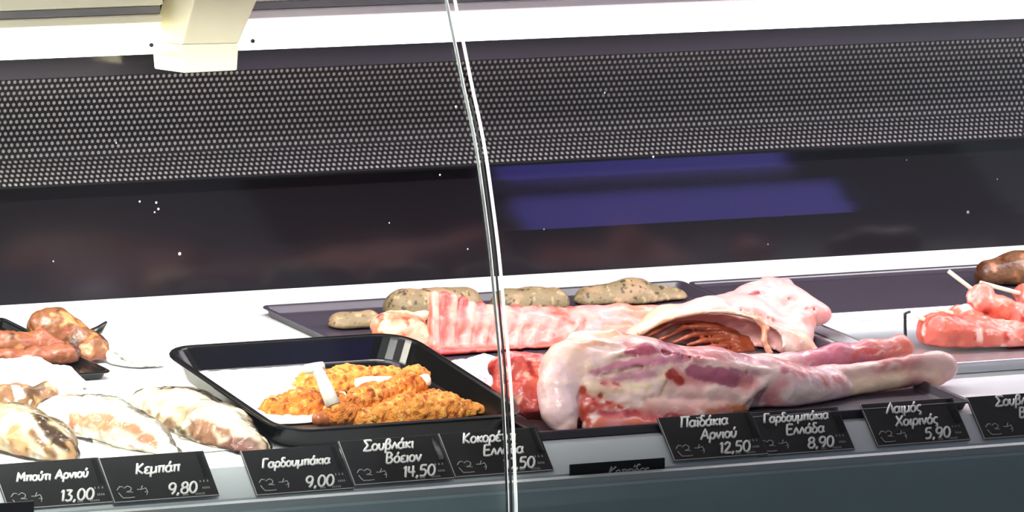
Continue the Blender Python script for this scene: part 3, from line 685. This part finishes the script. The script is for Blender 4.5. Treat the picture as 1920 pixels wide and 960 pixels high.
sheet('glare_sheet', TR, [Vector((lx, bl.y-.038, .0055)), Vector((lx+.19, bl.y-.038, .0055)), Vector((lx+.15, .10, .0055)), Vector((lx, .10, .0055))], M['paper'], 'white sheet standing in for glare on the floor of the black gloss tray', 'paper', amp=.002, seed=3)  # bright glare in the tray, put in as a white sheet

# ------------------------------------------------------------------ left: sausages and wrapped packs
SB = (158, 116, 86)
mts = [((112, 72, 48), 45, .56, .7), ((196, 158, 120), 55, .64, .74), ((170, 116, 92), 30, .5, .7)]
s1 = T(DK, [(80, 612, .62, .021), (102, 616, .62, .0265), (128, 630, .61, .0245), (148, 642, .60, .0215), (168, 660, .585, .0255), (170, 676, .58, .022)], SB, .008)
s1 += E_(DK, 95, 652, .62, (.022, .02, .03), SB)
sdf('sausage', DK, s1, M['casing'], vox=.0026, amp=.0045, nsc=75, seed=91, floor=.006, mott=mts, streak=((200, 160, 112), (40, 130, 60), .58, .7), label='thick curled brown sausage on top of the pile at the left', cat='sausage', group='brown sausages at the left')
sdf('sausage', DK, T(DK, [(-60, 640, .60, .017), (20, 648, .60, .018), (80, 646, .60, .017), (108, 650, .59, .010)], (166, 122, 94), .012), M['casing'], vox=.0026, amp=.0045, nsc=75, seed=93, floor=.006, mott=mts, label='straight brown sausage reaching in from the left edge', cat='sausage', group='brown sausages at the left')
sdf('sausage', DK, T(DK, [(-20, 674, .565, .013), (60, 674, .565, .014), (115, 668, .565, .016), (136, 666, .565, .012)], (172, 122, 100), .012), M['casing'], vox=.0026, amp=.0045, nsc=75, seed=95, floor=.006, mott=mts, label='slim pinkish brown sausage lowest in the left pile', cat='sausage', group='brown sausages at the left')
b = MB(); q0 = DK.Q(165, 628, .63)
b.tube([DK.Q(168, 630, .63)-q0, DK.Q(186, 618, .63)-q0, DK.Q(200, 603, .63)-q0], [.009, .006, .0015], 8)
tag(b.build('casing_tail', M['dark'], loc=DK.R @ q0, rx=AL), 'dark pointed casing tail sticking up behind the curled sausage', 'sausage tail')

def pack(name, prims, seed, label, mott, amp=.007, film=True, cat='meat pack', fr=DK, streak=((252, 250, 240), (70, 28, 60), .54, .62), paint=()):
    o = sdf(name, fr, prims, M['wrap'], vox=.0028, amp=amp, nsc=55, seed=seed, floor=.003, mott=mott, label=label, cat=cat, group='wrapped meat packs', streak=streak, paint=paint)
    if film:
        sdf('plastic_film', fr, prims, M['film'], vox=.0033, amp=.006, nsc=55, seed=seed+3, floor=.0005, off=.003, parent=o, base=o_base[o.name])
    return o
WH = (236, 232, 220)
pack('meat_pack', T(DK, [(-40, 704, .47, .022), (60, 708, .46, .022), (120, 716, .45, .019), (144, 724, .44, .013)], WH, .02) + T(DK, [(-30, 730, .41, .014), (145, 734, .40, .010)], WH, .02), 101, 'white paper parcel in front of the brown sausages', [((226, 196, 170), 28, .62, .74)], film=False)
pack('paper_roll', T(DK, [(-40, 752, .33, .018), (40, 749, .33, .0185), (60, 752, .33, .014), (86, 746, .33, .022)], (150, 112, 80), .008) + T(DK, [(-40, 780, .32, .016), (60, 782, .32, .014)], (206, 184, 150), .01), 103, 'brown twisted wrapper roll at the left edge above the cream packs', [((108, 76, 50), 40, .56, .7), ((196, 164, 120), 50, .62, .72)], cat='meat pack', film=False)
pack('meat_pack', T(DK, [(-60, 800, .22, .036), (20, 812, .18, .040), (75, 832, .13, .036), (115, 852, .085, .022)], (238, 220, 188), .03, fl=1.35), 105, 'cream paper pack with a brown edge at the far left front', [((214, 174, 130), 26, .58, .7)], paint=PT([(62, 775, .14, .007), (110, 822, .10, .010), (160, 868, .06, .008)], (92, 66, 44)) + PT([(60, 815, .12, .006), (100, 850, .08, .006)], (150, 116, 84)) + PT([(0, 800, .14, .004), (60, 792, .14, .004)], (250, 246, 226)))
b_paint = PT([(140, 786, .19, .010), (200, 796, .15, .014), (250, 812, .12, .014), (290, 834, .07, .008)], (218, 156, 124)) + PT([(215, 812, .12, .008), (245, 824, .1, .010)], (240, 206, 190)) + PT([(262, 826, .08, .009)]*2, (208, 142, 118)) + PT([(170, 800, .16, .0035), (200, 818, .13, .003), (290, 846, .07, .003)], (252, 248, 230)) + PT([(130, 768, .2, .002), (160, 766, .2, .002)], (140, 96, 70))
pack('meat_pack', T(DK, [(120, 782, .27, .036), (190, 798, .21, .042), (255, 826, .14, .036), (310, 850, .075, .016)], WH, .03, fl=1.35), 107, 'white plastic pack of pinkish meat between two other packs', [((226, 170, 140), 24, .66, .76)], paint=b_paint)
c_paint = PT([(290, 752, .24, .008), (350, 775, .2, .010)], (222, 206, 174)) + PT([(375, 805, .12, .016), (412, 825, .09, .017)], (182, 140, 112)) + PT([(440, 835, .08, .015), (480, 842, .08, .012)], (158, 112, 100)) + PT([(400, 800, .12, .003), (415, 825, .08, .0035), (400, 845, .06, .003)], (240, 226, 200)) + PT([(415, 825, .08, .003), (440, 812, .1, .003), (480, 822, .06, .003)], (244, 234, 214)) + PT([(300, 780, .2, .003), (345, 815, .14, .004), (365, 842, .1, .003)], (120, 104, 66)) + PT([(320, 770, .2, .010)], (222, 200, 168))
pack('meat_pack', T(DK, [(285, 762, .28, .030), (345, 782, .22, .040), (410, 814, .14, .042), (468, 842, .07, .026)], (234, 220, 198), .03, fl=1.3), 109, 'clear vacuum pack of greyish meat nearest the black gloss tray', [((206, 176, 150), 26, .58, .72)], paint=c_paint)
bagp = T(DK, [(222, 672, .55, .017), (252, 680, .54, .021), (288, 690, .53, .016)], (240, 238, 230), .02)
pack('plastic_bag', T(DK, [(222, 672, .55, .017), (252, 680, .54, .021), (288, 690, .53, .016)], (240, 238, 230), .02), 111, 'crumpled white plastic bag with grey marks right of the sausages', [((180, 180, 168), 60, .66, .72)], amp=.006, film=False, paint=skin(DK, bagp, [(214, 662, .002), (232, 668, .003), (250, 678, .0018), (276, 690, .0015)], (100, 100, 92), .0015)+skin(DK, bagp, [(222, 660, .001), (238, 675, .0012)], (120, 120, 110), .001), cat='bag')
sheet('butcher_paper', DK, [DK.P(170, 742, .002), DK.P(335, 722, .002), DK.P(500, 838, .002), DK.P(180, 862, .002)], M['paper'], 'white paper sheet under the wrapped packs', 'paper', amp=.0012, seed=7)
# blue white bag between tray and lamb
pack('plastic_bag', T(DK, [(860, 702, .33, .020, (232, 226, 240)), (905, 700, .32, .022, (226, 204, 222)), (935, 712, .28, .020, (206, 222, 238))], (214, 226, 240), .02) + T(DK, [(850, 738, .30, .016), (925, 748, .24, .018)], (170, 190, 206), .02), 113,
     'pale blue plastic bag squeezed between black gloss tray and lamb', [((176, 200, 220), 30, .56, .7)], amp=.006, film=False, cat='bag')
# wire hook standing at the skewer tray's corner
b = MB(); q0 = DK.Q(1699, 655, .36)
b.tube([DK.Q(1699, 668, .36)-q0, DK.Q(1697, 612, .36)-q0, DK.Q(1697, 588, .36)-q0, DK.Q(1706, 584, .36)-q0], .0022, 8)
tag(b.build('wire_hook', M['dark'], loc=DK.R @ q0, rx=AL), 'thin dark wire hook standing left of the pork skewers', 'hook')

# ------------------------------------------------------------------ price tags, handwritten
def arcp(cx, cy, rx, ry, a0, a1, n=10): return [(cx+rx*cos(R(a0+(a1-a0)*i/n)), cy+ry*sin(R(a0+(a1-a0)*i/n))) for i in range(n+1)]
o_ = arcp(.27, .3, .25, .3, 90, 450, 14)
G = {  # glyph: (advance, strokes); x-height .6, capitals 1
 'Μ': (1.0, [[(.08, 0), (.15, 1), (.45, .3), (.75, 1), (.85, 0)]]), 'Α': (.85, [[(.02, 0), (.42, 1), (.72, 0)], [(.14, .33), (.66, .36)]]),
 'Κ': (.8, [[(.1, 0), (.1, 1)], [(.62, .95), (.12, .45), (.68, 0)]]), 'Γ': (.7, [[(.1, 0), (.12, 1), (.62, 1)]]),
 'Σ': (.85, [[(.68, .9), (.66, 1), (.08, 1), (.42, .52), (.06, 0), (.7, 0), (.72, .1)]]), 'Β': (.8, [[(.1, 0), (.1, 1), (.4, 1), (.56, .78), (.4, .55), (.12, .53)], [(.4, .55), (.66, .3), (.45, 0), (.1, 0)]]),
 'Ε': (.75, [[(.64, 1), (.1, 1), (.1, 0), (.66, 0)], [(.1, .52), (.56, .54)]]), 'Π': (.95, [[(.02, 1), (.9, 1)], [(.18, 1), (.15, 0)], [(.7, 1), (.72, 0)]]),
 'Λ': (.8, [[(.04, 0), (.42, 1), (.72, 0)]]), 'Χ': (.85, [[(.06, 1), (.72, 0)], [(.7, 1), (.06, 0)]]),
 'π': (.72, [[(.02, .58), (.64, .6)], [(.16, .58), (.14, 0)], [(.5, .58), (.52, 0)]]), 'ο': (.62, [o_]), 'τ': (.55, [[(.02, .58), (.5, .6)], [(.26, .58), (.25, .1), (.36, 0)]]),
 'ι': (.3, [[(.12, .6), (.12, .05), (.2, 0)]]), 'ρ': (.66, [arcp(.32, .3, .25, .3, 190, 520, 14), [(.08, .3), (.04, -.4)]]), 'ν': (.6, [[(.04, .6), (.25, 0), (.5, .6)]]),
 'ε': (.55, [arcp(.3, .45, .22, .15, 40, 270, 8), arcp(.3, .15, .25, .16, 90, 320, 8)]), 'μ': (.7, [[(.08, -.35), (.1, .6)], [(.1, .15), (.22, 0), (.4, .05), (.54, .2)], [(.54, .6), (.54, .08), (.62, 0)]]),
 'α': (.7, [arcp(.28, .3, .25, .3, 40, 320, 12), [(.55, .6), (.5, .25), (.62, 0)]]), 'δ': (.62, [arcp(.28, .28, .25, .28, 80, 440, 14), [(.32, .55), (.12, .8), (.22, 1), (.46, .96)]]),
 'υ': (.62, [[(.06, .6), (.06, .2), (.2, 0), (.38, .04), (.5, .3), (.5, .6)]]), 'κ': (.58, [[(.1, 0), (.1, .6)], [(.48, .58), (.12, .28), (.52, 0)]]), 'λ': (.6, [[(.03, 0), (.28, .62), (.52, 0)]]),
 'β': (.66, [[(.08, -.35), (.1, .7), (.2, .95), (.38, .98), (.48, .8), (.36, .56), (.2, .53)], [(.36, .56), (.56, .3), (.4, .02), (.12, .06)]]), 'σ': (.66, [arcp(.28, .28, .25, .28, 70, 430, 14), [(.28, .58), (.64, .6)]]),
 'ς': (.55, [arcp(.3, .32, .25, .28, 50, 250, 9) + [(.42, -.06), (.44, -.2), (.3, -.32)]]),
 '0': (.8, [arcp(.36, .5, .3, .5, 90, 450, 16)]), '1': (.4, [[(.06, .8), (.22, 1), (.22, 0)]]), '2': (.8, [[(.1, .78), (.3, 1), (.56, .9), (.55, .62), (.08, 0), (.7, 0)]]),
 '3': (.75, [[(.1, .95), (.55, .95), (.3, .58), (.58, .4), (.5, .06), (.2, 0), (.06, .12)]]), '4': (.8, [[(.5, 0), (.5, 1)], [(.12, .95), (.12, .45), (.68, .45)]]),
 '5': (.78, [[(.62, 1), (.18, 1), (.12, .58), (.42, .62), (.62, .38), (.48, .04), (.2, 0), (.06, .1)]]), '8': (.78, [arcp(.36, .76, .24, .24, 270, 630, 14), arcp(.36, .26, .3, .27, 90, 450, 14)]),
 '9': (.78, [arcp(.34, .7, .28, .3, 0, 360, 14), [(.62, .7), (.56, .25), (.34, 0)]]), ',': (.36, [[(.16, .08), (.14, -.02), (.06, -.16)]]), ' ': (.45, []),
}
ACC = {'ύ': 'υ', 'ά': 'α', 'έ': 'ε', 'ό': 'ο', 'ί': 'ι'}
def glyph(ch):
    if ch == 'ϊ': a, s = G['ι']; return a, s+[[(.02, .82), (.04, .84)], [(.22, .82), (.24, .84)]]
    if ch in ACC: a, s = G[ACC[ch]]; return a, s+[[(a*.45, .74), (a*.62, .98)]]
    return G[ch]
def smooth(pts, n=3):
    if len(pts) < 3 or len(pts) > 8: return pts
    out = []
    for i in range(len(pts)-1):
        P0, P1, P2, P3 = (pts[max(0, min(len(pts)-1, j))] for j in (i-1, i, i+1, i+2))
        m1 = [(P2[d]-P0[d])*.18 for d in (0, 1)]; m2 = [(P3[d]-P1[d])*.18 for d in (0, 1)]
        for s_ in range(n):
            t = s_/n; h1, h2, h3, h4 = 2*t**3-3*t*t+1, -2*t**3+3*t*t, t**3-2*t*t+t, t**3-t*t
            out.append(tuple(h1*P1[d]+h2*P2[d]+h3*m1[d]+h4*m2[d] for d in (0, 1)))
    return out+[pts[-1]]
SH = .42
def write(b, text, cx, y, size, rad, z, tight=.98):
    wd = sum(glyph(c)[0] for c in text)*size*tight; x = cx-wd/2
    for c in text:
        a, st = glyph(c)
        for s_ in st:
            p = [Vector((x+u*size+SH*(v*size), y+v*size, z)) for u, v in smooth(s_)]
            b.tube(p, rad*1.4, 6)
        x += a*size*tight
LF = Frame((0, 0, 0), BETA)
def price_tag(bl, br_, lines, price, label, lift=.003, small=True, H=.068):
    p = LF.P(*bl, lift); q = LF.P(*br_, lift); W = q.x-p.x
    o = empty('price_tag', LF.R @ p, label, 'price tag', 'price tags on the front ledge', rx=BETA)
    b = MB(); b.box((0, 0, -.0012), (W, H, .0012)); b.build('plate', M['chalk'], o, bevel=.0005)
    b = MB(); b.box((0, 0, -.0014), (.0011, H, .0016)); b.box((.0011, 0, -.0014), (W, .0011, .0016)); b.build('edge_strip', M['dimink'], o)
    b = MB(); b.box((W-.012, H*.42, .0014), (W-.004, H*.95, .0030)); b.build('clip', M['acrylic'], o)
    b = MB(); n = len(lines)
    ys = (.58,) if n == 1 else (.735, .43)
    for (s_, cx, sz), yy in zip(lines, ys): write(b, s_, W*cx, H*yy, sz*1.03, .00115, .0016)
    b.build('lettering', M['ink'], o)
    b = MB(); write(b, price, W*.66, H*.09, .0160, .0012, .0016, tight=.95); b.build('price', M['ink'], o)
    b = MB()
    x0, y0 = W*.04, H*.06
    for st in ([(0, .014), (.004, .019), (.009, .018)], [(.010, .016), (.015, .019), (.020, .016), (.019, .012), (.013, .0105), (.022, .0095)], [(.002, .010), (.006, .004), (.009, .001)], [(.009, .002), (.016, .0015), (.024, .002)],
               [(.028, .013), (.034, .0125), (.040, .0145)], [(.036, .018), (.033, .012)], [(.040, .0145), (.0425, .009), (.041, .004)], [(.0385, .0085), (.0425, .009)]):
        b.tube([Vector((x0+u+SH*v*.6, y0+v, .0015)) for u, v in smooth(st)], .0007, 6)
    b.build('emblem', M['dimink'], o)
    b = MB()
    for u, v, l in ((.86, .31, .004), (.895, .31, .004), (.93, .31, .003), (.865, .16, .013), (.66, .04, .01), (.78, .04, .016)):
        for k in range(max(1, int(l/.0028))):
            x_ = W*u+k*.0028; b.tube([Vector((x_, H*v, .0014)), Vector((x_+.0009, H*v+.0032, .0014)), Vector((x_+.0017, H*v+.0004, .0014))], .0005, 5)
    b.build('small_print', M['dimink'], o)
    return o
price_tag((15, 957), (214, 942), [('Μπούτι Αρνιού', .5, .0125)], '13,00', 'black price tag reading Μπούτι Αρνιού 13,00')
price_tag((214, 944), (410, 926), [('Κεμπάπ', .50, .0150)], '9,80', 'black price tag reading Κεμπάπ 9,80', lift=.0062)
price_tag((481, 930), (663, 915), [('Γαρδουμπάκια', .5, .0128)], '9,00', 'black price tag reading Γαρδουμπάκια 9,00, one line of writing', lift=.003)
price_tag((665, 911), (850, 894), [('Σουβλάκι', .46, .0150), ('Βόειον', .56, .0150)], '14,50', 'black price tag reading Σουβλάκι Βόειον 14,50', lift=.0062)
price_tag((853, 896), (1038, 882), [('Κοκορέτσι', .47, .0148), ('Ελλάδα', .56, .0150)], '10,50', 'black price tag reading Κοκορέτσι Ελλάδα behind the glass seam', lift=.003)
price_tag((1264, 865), (1440, 852), [('Παϊδάκια', .45, .0152), ('Αρνιού', .55, .0150)], '12,50', 'black price tag reading Παϊδάκια Αρνιού 12,50', lift=.0062)
price_tag((1422, 856), (1602, 841), [('Γαρδουμπάκια', .52, .0132), ('Ελλάδα', .56, .0150)], '8,90', 'black price tag reading Γαρδουμπάκια Ελλάδα 8,90', lift=.003)
price_tag((1645, 838), (1820, 826), [('Λαιμός', .42, .0152), ('Χοιρινός', .50, .0150)], '5,90', 'black price tag reading Λαιμός Χοιρινός 5,90', lift=.003)
price_tag((1845, 824), (2022, 811), [('Σουβλάκι', .50, .0150), ('Βόειον', .62, .0150)], '14,50', 'black price tag reading Σουβλάκι Βόειον, cut off by the right edge', lift=.003)
# tags slipped down into the groove behind the front lip
def sunk(pl, pr_, text, label):
    Y = e0[0]-.0065; p = atY(*pl, Y); q = atY(*pr_, Y); W = q.x-p.x; H = .045
    o = empty('price_tag', (p.x, Y, p.z-H), label, 'price tag', 'price tags slipped behind the front lip', rx=pi/2)
    b = MB(); b.box((0, 0, -.0012), (W, H, .0012)); b.build('plate', M['dark'], o, bevel=.0005)
    if text:
        b = MB(); write(b, text, W*.6, H-.020, .0135, .0009, .0014); b.build('lettering', M['dimink'], o)
sunk((1068, 871), (1246, 858), 'Κοτσίδες', 'black tag sunk behind the lip below the lamb, only its top edge showing')
sunk((-90, 950), (63, 942), '', 'black tag sunk behind the lip at the bottom left corner')

# ------------------------------------------------------------------ blue-lit shelf strips across the aisle, mirrored in the right pane
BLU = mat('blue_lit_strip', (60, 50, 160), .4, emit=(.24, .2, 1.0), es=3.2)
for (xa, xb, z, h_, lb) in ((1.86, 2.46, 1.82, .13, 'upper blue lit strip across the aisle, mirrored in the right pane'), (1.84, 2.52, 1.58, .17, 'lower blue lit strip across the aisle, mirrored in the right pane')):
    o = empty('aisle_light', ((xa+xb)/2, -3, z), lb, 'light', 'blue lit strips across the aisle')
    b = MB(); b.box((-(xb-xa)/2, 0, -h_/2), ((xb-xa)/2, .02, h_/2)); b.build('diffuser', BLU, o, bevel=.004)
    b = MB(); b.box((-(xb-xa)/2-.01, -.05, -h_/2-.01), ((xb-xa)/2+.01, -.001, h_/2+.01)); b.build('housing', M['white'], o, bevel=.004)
b = MB(); b.box((1.4, -3.12, -.9), (2.9, -3.052, 1.95)); tag(b.build('shelf_unit', M['dark'], bevel=.01), 'dark upright shelf unit across the aisle carrying the blue strips', 'shelf')
